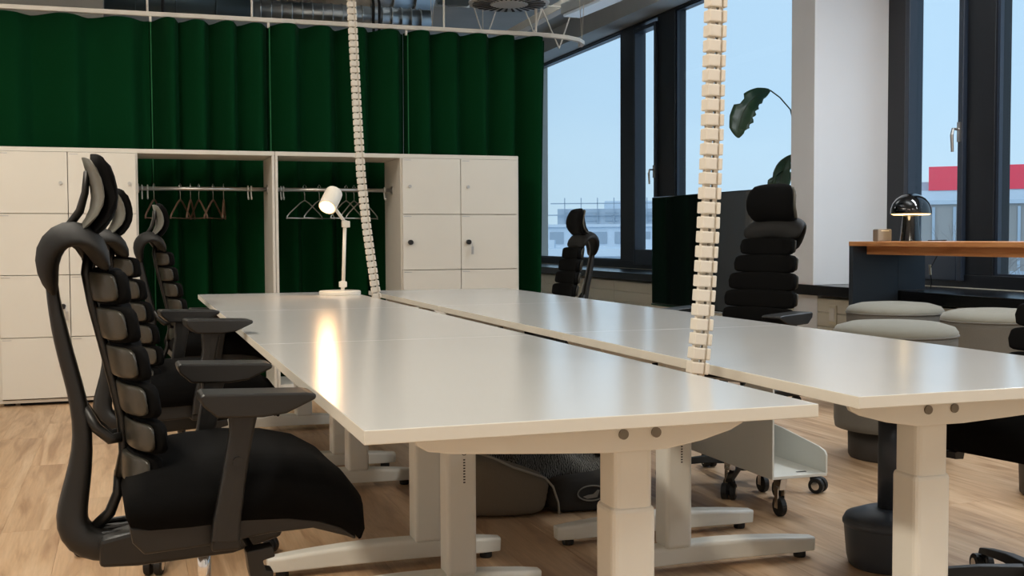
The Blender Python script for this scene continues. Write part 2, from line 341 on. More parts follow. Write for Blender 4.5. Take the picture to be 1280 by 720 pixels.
MB().sweep(pts, [(-.018, -.016), (.018, -.016), (.018, .016), (-.018, .016)], up=(0, 0, 1)).build('track', 'rail', rl, bev=.004)
for x in (.14, .845, 2.25, 2.98):
    MB().tube([(x, 0, .015), (x, 0, 1.17)], .008, 8).build('hanger_rod', 'rail', rl)
for x, y in ((2.16, 0), (2.98, 0), (3.44, .2)):
    MB().tube([(x-.05, y+.05, 1.17), (x, y, .015), (x+.09, y+.05, 1.17)], .006, 6).build('hanger_wire', 'rail', rl)
for x in (.158, .957, 1.957):
    MB().box(x-.008, x+.008, -.022, -.0, -.055, -.02).build('glider_clip', 'rail', rl)

def spiral_duct(x0, x1, y, z, r, label, step, m='duct', mt='duct'):
    d = thing('spiral_duct', label, 'air duct', ((x0+x1)/2, y, z)); h = (x1-x0)/2
    MB().cyl((0, 0, 0), r, -h, h, 'x', 32).build('pipe', m, d, smooth=True)
    n = int((x1-x0)/step); p = None
    for i in range(n):
        if p is None: p = MB().cyl((0, 0, 0), r+.008, -.006, .006, 'x', 32).build('seam_ring', mt, d, smooth=True); c = p
        else: c = p.copy(); C.objects.link(c)
        c.location = (-h+.05+i*step, 0, 0)
    return d
spiral_duct(1.0, 2.62, 10.2, 3.32, .30, 'large silver spiral duct above the curtain, right of the thin duct', .2)
spiral_duct(1.0, 2.5, 9.7, 2.92, .085, 'thin ribbed silver duct running just above the curtain rail', .085)
spiral_duct(-.30, 1.0, 9.9, 3.0, .11, 'dull blue grey duct above the rail, left end', .32, 'duct_blue', 'duct_blue')
spiral_duct(-.30, 1.0, 10.6, 3.32, .16, 'upper dull grey duct at the left behind the blue grey one', .32, 'duct', 'duct_blue')
for i, x in enumerate((.28, 1.98, 2.03)):
    o = MB().tube([(x, 9.58, 2.70), (x, 9.56, 3.0), (x, 9.8, 3.4), (x, 9.9, 3.75)], .012, 8).build('black_conduit', 'rubber', smooth=True)
    tag(o, ['black cable conduit rising at the left over the dull duct', 'black cable drop over the silver ducts, left of the pair', 'black cable drop over the silver ducts, right of the pair'][i], 'cable')
for x0, x1, y0, z0, z1, lb in ((1.20, 1.42, 5.6, 3.12, 3.36, 'grey rectangular duct crossing the ceiling above the left coat rail'), (2.60, 2.88, 6.6, 3.08, 3.4, 'blue grey rectangular duct crossing the ceiling left of the round vent')):
    d = thing('rectangular_duct', lb, 'air duct', ((x0+x1)/2, 10, z0)); hx = (x1-x0)/2
    MB().box(-hx, hx, y0-10, -.12, 0, z1-z0).build('duct_body', 'duct_blue', d, bev=.01)
    for k in range(3): MB().box(-hx-.012, hx+.012, y0-9.2+k*1.2, y0-9.17+k*1.2, -.012, z1-z0+.012).build('flange', 'duct', d)
d = thing('ceiling_strut', 'long grey support rail under the ceiling beside the windows', 'rail', (4.0, 10.5, 3.22))
MB().box(-.05, .05, -4, 4.5, 0, .08).build('channel', 'rail', d, bev=.004)
for k in range(4): MB().tube([(0, -3.5+k*2, .08), (0, -3.5+k*2, .53)], .008).build('hanger_rod', 'rail', d)
# lattice of thin struts hanging behind the rail end
d = thing('wire_truss', 'white zigzag wire truss hanging behind the round vent', 'truss', (3.3, 9.3, 2.62))
zz = [(-.55, 0, .45), (-.42, 0, .06), (-.28, 0, .45), (-.1, 0, .45), (.02, 0, .16), (.12, 0, .45), (.12, .1, .42), (.29, .1, .06), (.42, .1, .42)]
for a, b in ((0, 1), (1, 2), (3, 4), (4, 5), (6, 7), (7, 8)): MB().tube([zz[a], zz[b]], .006, 6).build('strut', 'rail', d)
MB().tube([(-.6, 0, .45), (.12, .1, .42), (.45, .1, .42)], .007, 6).build('top_wire', 'rail', d)
MB().tube([(-.5, 0, .45), (-.5, 0, 1.13)], .006, 6).build('hanger_rod', 'rail', d)
# slotted round diffuser
d = thing('ceiling_vent', 'round grey slotted ceiling vent above the green curtain', 'air vent', (2.73, 8.2, 2.78))
MB().lathe([(.30, 0), (.305, .015), (.28, .05), (.10, .12)], n=40).build('plate', 'diff_grey', d, smooth=True)
sp = None
for i in range(28):
    if sp is None: sp = MB().prism([(.145, -.0055), (.275, -.011), (.275, .011), (.145, .0055)], -.004, .002, 'z').build('slot', 'vent_dark', d); c = sp
    else: c = sp.copy(); C.objects.link(c)
    c.rotation_euler = (0, 0, 2*PI*i/28)
MB().lathe([(.13, -.006), (.132, 0)], n=32).build('hub_plate', 'diff_grey', d)
MB().cyl((0, 0, 0), .10, .1, .298, 'z', 24).build('neck', 'duct_blue', d, smooth=True)
# linear luminaire
d = thing('linear_light', 'white linear ceiling luminaire hanging near the windows', 'ceiling light', (3.52, 8.95, 2.86), math.radians(-11))
d.rotation_euler = (0, 0, math.radians(4))
MB().box(-.09, .09, -2.6, 0, .02, .11).build('housing', 'diff_grey', d, bev=.005)
MB().box(-.075, .075, -2.58, -.02, .0, .02).build('diffuser', 'diffuser', d)
for y in (-.4, -2.2): MB().tube([(0, y, .11), (0, y, .89)], .004, 6).build('wire', 'steel', d)

# ------------------------------------------------------------------ lockers
YF = 7.60
def knob_lock(par, x, z, kind):
    if kind == 'lock': return MB().cyl((x, YF, z), .011, -.012, .004, 'y', 12).build('lock', 'steel', par, smooth=False)
    k = MB().cyl((x, YF, z), .017, -.03, .004, 'y', 14).build('knob', 'knob_black', par, bev=.003)
    if kind == 'key':
        MB().box(x+.012, x+.030, YF-.034, YF-.031, z-.085, z-.03).tube([(x+.015, YF-.03, z), (x+.02, YF-.036, z-.035)], .002, 6).build('key', 'steel', par)
    return k
def unit(x0, doors_x, ward_x, label, rail, locks):
    t_ = thing('locker_cabinet', label, 'locker cabinet', (x0, YF, 0)); o = t_
    w = 1.685; X = lambda a: a-x0
    b = MB(); y1 = .50
    b.box(0, w, 0, y1, 1.572, 1.60); b.box(0, .018, 0, y1, .035, 1.572); b.box(w-.018, w, 0, y1, .035, 1.572)
    b.box(0, w, 0, y1, .02, .04)
    dx0, dx1 = X(doors_x[0]), X(doors_x[1]); wx0, wx1 = X(ward_x[0]), X(ward_x[1])
    b.box(dx0 if dx0 > wx0 else dx1-.018, (dx0+.018) if dx0 > wx0 else dx1, 0.001, y1, .04, 1.572)
    b.box(dx0, dx1, y1-.01, y1, .04, 1.572); b.box(wx0, wx1, .02, y1-.02, .04, .06)
    b.build('carcass', 'locker_frame', t_, bev=.002, seg=1)
    # light front edges of the wardrobe opening
    MB().box(0.02, w-.02, .06, .44, 0, .02).build('plinth', 'shadow_gap', t_)
    MB().cyl((0, .25, 1.362), .013, wx0, wx1, 'x', 16).build('coat_rail', 'steel', t_, smooth=True)
    for xx, sgn in ((wx0, 1), (wx1, -1)): MB().cyl((xx, .25, 1.362), .03, 0, sgn*.008, 'x', 16).build('rail_socket', 'steel', t_)
    zr = [.045, .425, .81, 1.19, 1.572]; dw = (dx1-dx0-.02)/2
    for c in range(2):
        for r in range(4):
            a = dx0+.010+c*dw+.002; e = a+dw-.004
            dr = MB().box(a, e, -.019, -.001, zr[r]+.002, zr[r+1]-.002).build('door', 'locker', t_, bev=.0015, seg=1)
            MB().box(a+.008, a+.06, -.0205, -.018, zr[r+1]-.016, zr[r+1]-.011).build('number_strip', 'steel', dr)
            kd = locks.get((c, r))
            if kd:
                q, dx, dz = kd; k = knob_lock(dr, 0, 0, q); 
                for ch in [k]+[z for z in dr.children if z.name.startswith('key')]: ch.location = (a+dx, -YF-.018, zr[r]+dz)
    for cx in (.1, w-.1):
        for cy in (.05, .42):
            MB().cyl((cx, cy, .03), .03, -.012, .012, 'x', 14).box(cx-.02, cx+.02, cy-.02, cy+.02, .03, .045).build('caster', 'steel', t_)
    return t_
unit(-.780, (-.775, .052), (.052, .887), 'white locker cabinet at left, with coat rail holding six hangers', 0, {(0, 3): ('lock', .36, .19), (1, 3): ('lock', .36, .19), (0, 1): ('key', .36, .19), (1, 1): ('lock', .36, .19), (0, 0): ('lock', .34, .2)})
unit(.908, (1.745, 2.588), (.926, 1.745), 'white locker cabinet at right beside the windows, behind the desk lamp', 0, {(0, 3): ('lock', .05, .19), (1, 3): ('lock', .05, .19), (0, 2): ('knob', .05, .19), (1, 2): ('key', .05, .19), (0, 1): ('lock', .05, .19), (1, 1): ('lock', .05, .19)})
# hangers on the coat rails
def hanger(wood_):
    h = thing('coat_hanger', 'x', 'coat hanger', (0, 0, 0))
    MB().tube([(0, .0, -.0), (0, .016, .010), (0, .018, .022), (0, .0, .034), (0, -.018, .02), (0, -.010, -.004), (0, 0, -.03), (0, 0, -.08)], .0022, 6).build('hook', 'steel', h, smooth=True)
    m_ = 'wood_hanger' if wood_ else 'steel'; r = .006 if wood_ else .004
    MB().tube([(0, -.2, -.20), (0, -.194, -.182), (0, -.165, -.160), (0, -.05, -.092), (0, 0, -.072), (0, .05, -.092), (0, .165, -.160), (0, .194, -.182), (0, .2, -.20)], r, 8).build('shoulder', m_, h, smooth=True)
    MB().tube([(0, -.2, -.195), (0, .2, -.195)], .004, 8).build('bar', m_, h, smooth=True)
    return h
hw = hanger(True); hs = hanger(False)
HL = [('brown wooden hanger, leftmost on the left coat rail', .152, 20), ('brown wooden hanger, second from left on the left coat rail', .318, 24), ('brown wooden hanger, third from left on the left coat rail', .383, 12),
      ('brown wooden hanger, third from right on the left coat rail', .436, -14), ('brown wooden hanger, second from right on the left coat rail', .528, 24), ('brown wooden hanger, rightmost on the left coat rail', .596, 8)]
for i, (lb, x, a) in enumerate(HL):
    o = hw if i == 0 else copy_tree(hw)
    o.location = (x, 7.85, 1.362); o.rotation_euler = (0, 0, -math.radians(a*.85)); o['label'] = lb; o['group'] = 'hangers on the left coat rail'
HR = [('thin metal hanger, leftmost on the right coat rail, left of the lamp', 1.135, 45), ('thin metal hanger, second from left on the right coat rail', 1.235, 40), ('thin metal hanger just right of the lamp head', 1.42, 42), ('thin metal hanger between the lamp and the white cable spine', 1.475, 38), ('thin metal hanger behind the white cable spine', 1.53, 44)]
for i, (lb, x, a) in enumerate(HR):
    o = hs if i == 0 else copy_tree(hs)
    o.location = (x, 7.85, 1.362); o.rotation_euler = (0, 0, -math.radians(a)); o['label'] = lb; o['group'] = 'hangers on the right coat rail'
hk = MB().tube([(0, -.012, -.01), (0, -.016, .008), (0, 0, .02), (0, .016, .008), (0, .014, -.02), (0, -.004, -.06), (0, -.02, -.068), (0, -.03, -.055)], .0045, 8).build('rail_hook', 'hook', smooth=True)
HK = [('white rail hook at far left of the left coat rail', .078), ('white rail hook, second from left on the left coat rail', .113), ('white rail hook, left of the pair at right end of left rail', .757), ('white rail hook, right of the pair at right end of left rail', .778),
      ('white rail hook, left of the pair at left end of right rail', .975), ('white rail hook, right of the pair at left end of right rail', .992), ('single white rail hook at the right end of the right rail', 1.69)]
for i, (lb, x) in enumerate(HK):
    o = hk if i == 0 else hk.copy()
    if i: C.objects.link(o)
    o.location = (x, 7.85, 1.362); tag(o, lb, 'hook', 'white hooks on the coat rails')

# ------------------------------------------------------------------ desks
DZ = .73; DT = .0235; DL = 1.537; DW = .822
def desk(label, x, y, mirror):
    d = thing('desk', label, 'desk', (x, y, 0), 0, 'white desks of the double row')
    mx_ = (lambda v: DW-v) if mirror else (lambda v: v)
    top = MB().box(0, DW, 0, DL, DZ-DT, DZ).build('desktop', 'desk', d, bev=.0015, seg=2)
    top.data.materials.append(M['desk_edge'])
    for p in top.data.polygons:
        if abs(p.normal.z) < .5: p.material_index = 1
    cx = mx_(.53)
    for k, (yc, s) in enumerate(((.19, -1), (DL-.19, 1))):
        prof = [(.11, DZ-DT), (.11, .694), (.116, .676), (.135, .664), (.18, .657), (.36, .646), (.47, .640), (.585, .640), (.66, .652), (.72, .668), (.745, .680), (.75, .69), (.75, DZ-DT)]
        pr = [(mx_(a), b) for a, b in prof]
        ya = yc+s*.045; yb = yc+s*.057
        br = MB().prism(pr, min(ya, yb), max(ya, yb)).build('end_bracket', 'white_metal', d, bev=.002)
        for bx in (cx-.03, cx+.035): MB().cyl((bx, yc+s*.057, .673), .0095, -.004, .004, 'y', 14).build('bolt', 'bolt', br)
        MB().box(cx-.039, cx+.039, yc-.038, yc+.038, .50, .70).build('column', 'white_metal', d, bev=.012, seg=3)
        lo = MB().box(cx-.044, cx+.044, yc-.042, yc+.042, .075, .535).build('lower_column', 'white_metal', d, bev=.012, seg=3)
        ring = MB()
        for q in range(9):
            ring.box(cx+.004, cx+.010, yc-.0424, yc-.0418, .405-q*.008, .409-q*.008)
        ring.tube([(cx+.007+.007*math.cos(a), yc-.0424, .427+.007*math.sin(a)) for a in [i*PI/6 for i in range(13)]], .0011, 5)
        ring.cyl((cx+.007, yc-.0424, .427), .002, -.0005, .0005, 'y', 8)
        if k == 1: ring.build('printed_mark', 'pouf_base', lo)
        # foot: arched bar with rounded ends
        fx0, fx1 = mx_(.035), mx_(.775)
        if fx0 > fx1: fx0, fx1 = fx1, fx0
        n = 12; pts = []; secs = []
        for i in range(n+1):
            s_ = i/n; xx = fx0+(fx1-fx0)*s_; w = math.sin(PI*s_)
            e_ = 1 if 0 < i < n else .72
            hh = .022+.008*w; pts.append((xx, yc, .042+.014*w)); ww = (.030+.006*w)*e_
            secs.append([(-ww, -hh), (ww, -hh), (ww*1.0, hh*.7), (ww*.8, hh), (-ww*.8, hh), (-ww, hh*.7)])
        MB().sweep(pts, secs, up=(0, 0, 1)).build('foot', 'white_metal', d, bev=.004, seg=2)
        for gx in (fx0+.045, fx1-.045): MB().lathe([(.018, 0), (.02, .004), (.02, .014), (.012, .03)], gx, yc, 16).build('glide', 'rubber', d)
    for bx in (cx-.055, cx+.03): MB().box(bx, bx+.025, .24, DL-.24, .665, .70).build('crossbeam', 'white_metal', d)
    MB().box(cx-.15, cx+.15, .14, .24, .695, .7065).box(cx-.15, cx+.15, DL-.24, DL-.14, .695, .7065).build('mounting_plate', 'white_metal', d)
    return d
XL, XR = .340, 1.283
for k in range(3):
    desk('white height-adjustable desk, left row, '+['nearest the camera', 'middle one, between the nearest desk and the lamp desk', 'farthest, carrying the white desk lamp'][k], XL, 1.747+k*1.54, False)
    desk('white height-adjustable desk, right row, '+['nearest the camera with its near end at right', 'middle one beside the chair at the black screen', 'farthest, next to the right lockers'][k], XR, 1.800+k*1.54, True)

# ------------------------------------------------------------------ spine chair
def loft_pad(w, h, th, fwd, prof=None, lean=0, n=12, power=2.2, hend=.72):
    """curved back pad: wings reach forward (+x) at both ends"""
    pts = []; secs = []
    for i in range(n+1):
        s = -1+2*i/n
        a = fwd*abs(s)**power
        e_ = 1-(1-hend)*abs(s)**3
        if i in (0, n): e_ *= .93
        t_ = th*(1 if 0 < i < n else .6)
        pts.append((a, s*w/2, 0)); secs.append(ell(t_/2, h/2*e_, 16, .42))
    mb = MB(); mb.sweep(pts, secs, up=(0, 0, 1)); 
    if prof:
        mb.v = [(x+prof(z), y, z) for x, y, z in mb.v]
    if lean: mb.v = [(x+z*lean, y, z) for x, y, z in mb.v]
    return mb
def make_chair():
    c = thing('office_chair', 'x', 'chair', (0, 0, 0), 0, 'black spine-back office chairs')
    # base
    MB().lathe([(.048, .055), (.05, .075), (.042, .105), (.032, .125), (.026, .135)], n=20).build('hub', 'black_plastic', c, smooth=True)
    MB().lathe([(.025, .12), (.025, .30)], n=16).build('gas_sleeve', 'steel', c, smooth=True)
    MB().lathe([(.0135, .30), (.0135, .42)], n=14).build('gas_piston', 'chrome', c, smooth=True)
    lp = None
    for k in range(5):
        an = 2*PI*k/5+.5
        if lp is None:
            lp = MB().sweep([(.03, 0, .095), (.15, 0, .092), (.26, 0, .078), (.315, 0, .068)], [[(-.024, -.018), (.024, -.018), (.018, .018), (-.018, .018)], [(-.02, -.013), (.02, -.013), (.014, .014), (-.014, .014)], [(-.017, -.009), (.017, -.009), (.012, .012), (-.012, .012)], [(-.015, -.007), (.015, -.007), (.01, .01), (-.01, .01)]], up=(0, 0, 1)).build('leg', 'black_plastic', c, bev=.003)
            cp = MB().tube([(.305, 0, .075), (.305, 0, .045)], .007).cyl((.305+.012, 0, .030), .030, -.026, -.006, 'y', 20).cyl((.305+.012, 0, .030), .030, .006, .026, 'y', 20).box(.285, .33, -.006, .006, .03, .058).build('caster', 'rubber', c, bev=.002, seg=1)
            r_ = [MB().cyl((.317, 0, .030), .016, q_-.001, q_+.001, 'y', 16).build('wheel_cap', 'chrome', cp) for q_ in (-.027, .027)]
            l, q = lp, cp
        else:
            l = lp.copy(); C.objects.link(l); q = cp.copy(); C.objects.link(q); 
            for r3 in r_: r2 = r3.copy(); C.objects.link(r2); r2.parent = q
        l.rotation_euler = (0, 0, an); q.rotation_euler = (0, 0, an)
    # mechanism under the seat
    MB().prism([(-.20, .402), (-.13, .398), (.05, .405), (.145, .43), (.15, .455), (.10, .475), (-.12, .47), (-.20, .455)], -.075, .075).build('mechanism', 'black_plastic', c, bev=.008)
    MB().tube([(.07, -.07, .44), (.072, -.19, .44), (.072, -.205, .435)], .007).prism([(.055, .45), (.105, .455), (.108, .435), (.085, .43), (.09, .412), (.105, .408), (.102, .388), (.066, .385), (.06, .41)], -.235, -.195).build('lever', 'black_plastic', c, bev=.004)
    for k in range(3): MB().tube([(-.20, -.03+.03*k, .455+.006*k), (-.08, -.03+.03*k, .462+.006*k)], .006).build('tension_rod', 'black_plastic', c)
    # main frame: rises behind and hooks over at the top
    P = [(-.10, .43), (-.16, .428), (-.205, .432), (-.236, .448), (-.250, .478), (-.247, .51), (-.236, .56), (-.226, .62), (-.226, .68), (-.238, .745), (-.254, .81), (-.264, .86), (-.274, .92), (-.277, .965), (-.268, 1.005), (-.248, 1.028), (-.225, 1.022), (-.212, .99)]
    Wd = [.05, .05, .05, .046, .04, .036, .032, .03, .03, .028, .026, .026, .024, .022, .02, .02, .018, .018]
    Dp = [.028, .03, .032, .034, .032, .029, .025, .02, .018, .0165, .016, .0155, .012, .012, .012, .012, .010, .009]
  
    mb = MB(); mb.sweep([(a, 0, z) for a, z in P], [ell(q, w, 12, .5) for w, q in zip(Wd, Dp)], up=(0, 1, 0)); mb.build('frame', 'black_plastic', c, smooth=True, sub=1)
    # spine strip and links
    sp = [(-.208, 0, 1.0), (-.213, 0, .965), (-.203, 0, .905), (-.186, 0, .832), (-.168, 0, .753), (-.153, 0, .68), (-.150, 0, .61), (-.160, 0, .565)]
    mb = MB(); mb.sweep(sp, ell(.010, .026, 8, .6), up=(0, 1, 0)); mb.build('spine', 'black_plastic', c, smooth=True)
    for y in (-.03, .03):
        MB().tube([(-.222, y*.5, .705), (-.20, y, .665), (-.175, y, .642), (-.155, y, .645)], [.010, .011, .011, .010]).build('strut', 'black_plastic', c, smooth=True)
    MB().tube([(-.160, 0, .575), (-.163, 0, .53), (-.178, 0, .492), (-.208, 0, .462)], [.009, .010, .011, .013]).build('lower_link', 'black_plastic', c, smooth=True)
    # back pads
    pads = [(.940, -.198, .072, .26, .14), (.870, -.184, .076, .30, .16), (.799, -.167, .076, .33, .16), (.729, -.151, .075, .35, .14), (.660, -.139, .072, .35, .06), (.594, -.147, .068, .32, -.06)]
    for z, a, h, w, ln in pads:
        p = loft_pad(w, h, .030, .047, lean=-ln, hend=.86, power=2.6); p.v = [(x+a+.012, y, zz+z) for x, y, zz in p.v]; po = p.build('back_pad', 'pad_cloth', c, smooth=True, sub=1)
        q = loft_pad(w*.965, h*.80, .014, .042, lean=-ln, hend=.92, power=2.6); q.v = [(x+a-.003-(.0), y*1.045, zz+z) for x, y, zz in q.v]; qo = q.build('pad_shell', 'pad_shell', po, smooth=True, sub=1); qo['label'] = 'grey olive plastic rear shell'
    # shoulder arch pad
    AP = [(-.273, .930), (-.284, .968), (-.283, 1.010), (-.262, 1.038), (-.235, 1.046), (-.207, 1.034), (-.190, 1.006), (-.187, .978)]
    aw = [.055, .075, .095, .115, .135, .145, .145, .125]; ad = [.010, .020, .024, .024, .024, .024, .021, .010]
    mb = MB()
    vs = []; m_ = len(AP); nn = 15
    secs = []
    for i, (a, z) in enumerate(AP):
        a0, z0 = AP[max(i-1, 0)]; a1, z1 = AP[min(i+1, m_-1)]; L_ = math.hypot(a1-a0, z1-z0); nx_, nz_ = -(z1-z0)/L_, (a1-a0)/L_
        ring = []
        for j in range(nn*2):
            if j < nn: s = -1+2*j/(nn-1); k_ = 1
            else: s = 1-2*(j-nn)/(nn-1); k_ = -1
            t_ = ad[i]*(1-abs(s)**4*.75)*k_
            drop = .030*abs(s)**2.4
            ring.append((a+nx_*t_+drop*(.5 if i > 3 else .2), s*aw[i], z+nz_*t_-drop*.55))
        vs += ring
    N2 = nn*2; fs = []
    for i in range(m_-1):
        for j in range(N2): k_ = (j+1) % N2; fs.append((i*N2+j, i*N2+k_, (i+1)*N2+k_, (i+1)*N2+j))
    fs += [tuple(range(N2))[::-1], tuple((m_-1)*N2+j for j in range(N2))]
    MB().add(vs, fs).build('shoulder_pad', 'shoulder_cloth', c, smooth=True, sub=1)
    # headrest stem, shell and cushion
    mb = MB(); mb.sweep([(-.262, 0, 1.035), (-.240, 0, 1.060), (-.222, 0, 1.085), (-.212, 0, 1.12), (-.208, 0, 1.16)], [ell(.008, .026, 8, .6), ell(.008, .03, 8, .6), ell(.008, .04, 8, .6), ell(.007, .05, 8, .6), ell(.006, .05, 8, .6)], up=(0, 1, 0)); mb.build('headrest_stem', 'black_plastic', c, smooth=True)
    pf = lambda z: .030*math.cos(z/.10*1.15)-.030
    def hp(w, h, th, fwd, a, zc, bow):
        p = loft_pad(w, 0.0001, th, fwd, n=12, power=2.0)
        rows = 9; vs = []; fs = []; nn = 13
        for r in range(rows*2):
            k_ = 1 if r < rows else -1; rr = r if r < rows else 2*rows-1-r
            v = -1+2*rr/(rows-1)
            for i in range(nn):
                s = -1+2*i/(nn-1)
                wloc = w/2*(1-.22*abs(v)**3)
                t_ = th/2*(1-.8*max(abs(s)**5, abs(v)**5))*k_
                vs.append((a+fwd*abs(s)**2.0+bow*(1-v*v)+t_-.024*(v < 0)*v*v, s*wloc, zc+v*h/2*(1-.12*abs(s)**3)))
        R2 = rows*2
        for r in range(R2):
            for i in range(nn-1): q = (r+1) % R2; fs.append((r*nn+i, r*nn+i+1, q*nn+i+1, q*nn+i))
        fs += [tuple(r*nn for r in range(R2))[::-1], tuple(r*nn+nn-1 for r in range(R2))]
        return MB().add(vs, fs)
    h_ = hp(.225, .172, .034, .016, -.198, 1.108, .022).build('headrest', 'pad_cloth', c, smooth=True)
    s_ = hp(.230, .154, .016, .014, -.2155, 1.110, .022).build('headrest_shell', 'head_shell', h_, smooth=True); s_['label'] = 'silver grey rear shell'
    # seat
    top = [(-.158, .548), (-.150, .575), (-.115, .597), (-.045, .612), (.045, .620), (.135, .614), (.205, .597), (.255, .567), (.285, .525), (.288, .485), (.275, .455)]
    bot = [(-.155, .530), (-.148, .515), (-.115, .508), (-.045, .508), (.045, .512), (.135, .508), (.195, .497), (.235, .480), (.262, .462), (.272, .452), (.270, .450)]
    nn = 17; vs = []; fs = []
    for i in range(len(top)):
        (a0, z0), (a1, z1) = top[i], bot[i]
        hw_ = .255*(1-.12*(abs(i-5)/5)**4) if i < 9 else .23
        ring = []
        for j in range(nn):
            s = -1+2*j/(nn-1); e_ = abs(s)**5
            ring.append((a0+(a1-a0)*e_*.5, s*hw_, z0-(z0-z1)*.42*e_+.014*abs(s)**2*(1-e_)))
        for j in range(nn):
            s = 1-2*j/(nn-1); ring.append((a1, s*hw_*.97, z1))
        vs += ring
    N2 = 2*nn
    for i in range(len(top)-1):
        for j in range(N2): k_ = (j+1) % N2; fs.append((i*N2+j, i*N2+k_, (i+1)*N2+k_, (i+1)*N2+j))
    fs += [tuple(range(N2))[::-1], tuple((len(top)-1)*N2+j for j in range(N2))]
    MB().add(vs, fs).build('seat', 'black_fabric', c, smooth=True)
    MB().prism([(-.150, .515), (-.145, .485), (-.125, .462), (.0, .468), (.10, .480), (.18, .482), (.245, .460), (.262, .452), (.262, .462), (.235, .482), (.19, .499), (.13, .510), (.04, .514), (-.05, .511), (-.12, .511)], -.235, .235).build('seat_shell', 'black_plastic', c, bev=.006)
    # arms
    for s in (-1, 1):
        y = .262*s
        po = MB().sweep([(.015, y, .482), (.018, y, .52), (.032, y, .60), (.046, y, .68), (.051, y, .736)], [ell(.014, w, 10, .5) for w in (.026, .025, .022, .022, .030)], up=(1, 0, 0)).build('arm_post', 'black_plastic', c, bev=.002)
        MB().cyl((.037, y+s*.014, .627), .009, -.004, .004, 'y', 12).build('adjust_button', 'black_plastic', po)
        MB().box(-.01, .042, min(y, s*.12), max(y, s*.12), .462, .485).build('arm_bracket', 'black_plastic', c, bev=.005)
        MB().prism([(-.030, .752), (-.022, .756), (.16, .750), (.176, .747), (.176, .738), (.122, .714), (.08, .709), (.0, .712), (-.026, .735)], y-.043, y+.043).build('armrest', 'black_plastic', c, bev=.008, seg=3)
    return c
ch = make_chair()
D = math.radians
CH = [('black spine-back office chair nearest the camera at left', .130, 2.37, 2), ('second black spine-back chair from the camera on the left side', .150, 3.93, 7), ('farthest black spine-back chair on the left side, before the coat rail', .315, 5.50, 4),
      ('small distant black chair at the window end of the right desks', 2.24, 6.07, 179), ('black chair with headrest in front of the black screen', 2.42, 4.19, 202), ('black office chair cut by the right photo edge', 2.37, 2.50, 191)]
for i, (lb, x, y, a) in enumerate(CH):
    o = ch if i == 0 else copy_tree(ch)
    o.location = (x, y, 0); o.rotation_euler = (0, 0, D(a)); o['label'] = lb
    if i == 4: o.scale = (1.05, 1.05, 1.05)
    if i in (1, 2, 3, 4, 5):
        for q in o.children:
            if q.name.startswith('armrest'): q.location.z += {1: .026, 2: -.062, 3: -.062, 4: -.062, 5: -.062}.get(i, .026)
            if i in (2, 3, 4, 5) and q.name.startswith('arm_post'): q.location.z -= .05

# ------------------------------------------------------------------ desk lamp
lm = thing('desk_lamp', 'lit white desk lamp with round base and tilted cylinder head', 'lamp', (1.052, 6.03, DZ))
MB().lathe([(.108, 0), (.110, .003), (.110, .018), (.106, .022)], n=40).build('base', 'lamp_white', lm, smooth=False)
MB().tube([(.015, 0, .022), (.015, 0, .05)], .010, 12).build('foot_pin', 'lamp_white', lm)
MB().tube([(.018, 0, .05), (.030, 0, .37)], .0095, 12).build('pole', 'lamp_white', lm, smooth=True)
MB().cyl((.016, 0, .055), .020, -.014, .014, 'y', 16).box(-.004, .036, -.012, .012, .04, .07).build('lower_joint', 'lamp_white', lm, bev=.003)
MB().cyl((.034, 0, .375), .020, -.014, .014, 'y', 16).box(.014, .056, -.012, .012, .358, .392).build('upper_joint', 'lamp_white', lm, bev=.003)
MB().tube([(.034, 0, .38), (-.035, -.01, .475)], .009, 12).build('arm', 'lamp_white', lm, smooth=True)
ax = Vector((.42, .62, .66)).normalized(); a0 = Vector((-.072, -.055, .462)); a1 = a0+ax*.125
hd = MB().tube([a0, a0+ax*.10, a0+ax*.121, a1], [.047, .047, .045, .040], 28).build('lamp_head', 'lamp_white', lm, smooth=False, bev=.001)
mb = MB(); mb.tube([a0-ax*.004, a0+ax*.001], [.036, .042], 24); mb.build('bulb', 'bulb', lm)
pt = bpy.data.lights.new('desk_lamp_light', 'SPOT'); pt.energy = 7; pt.color = (1, .58, .28); pt.spot_size = 2.3; pt.spot_blend = .7; pt.shadow_soft_size = .04
po = bpy.data.objects.new('desk_lamp_light', pt); C.objects.link(po); po.parent = lm; po.location = a0-ax*.02; po.rotation_euler = ax.to_track_quat('Z', 'Y').to_euler()

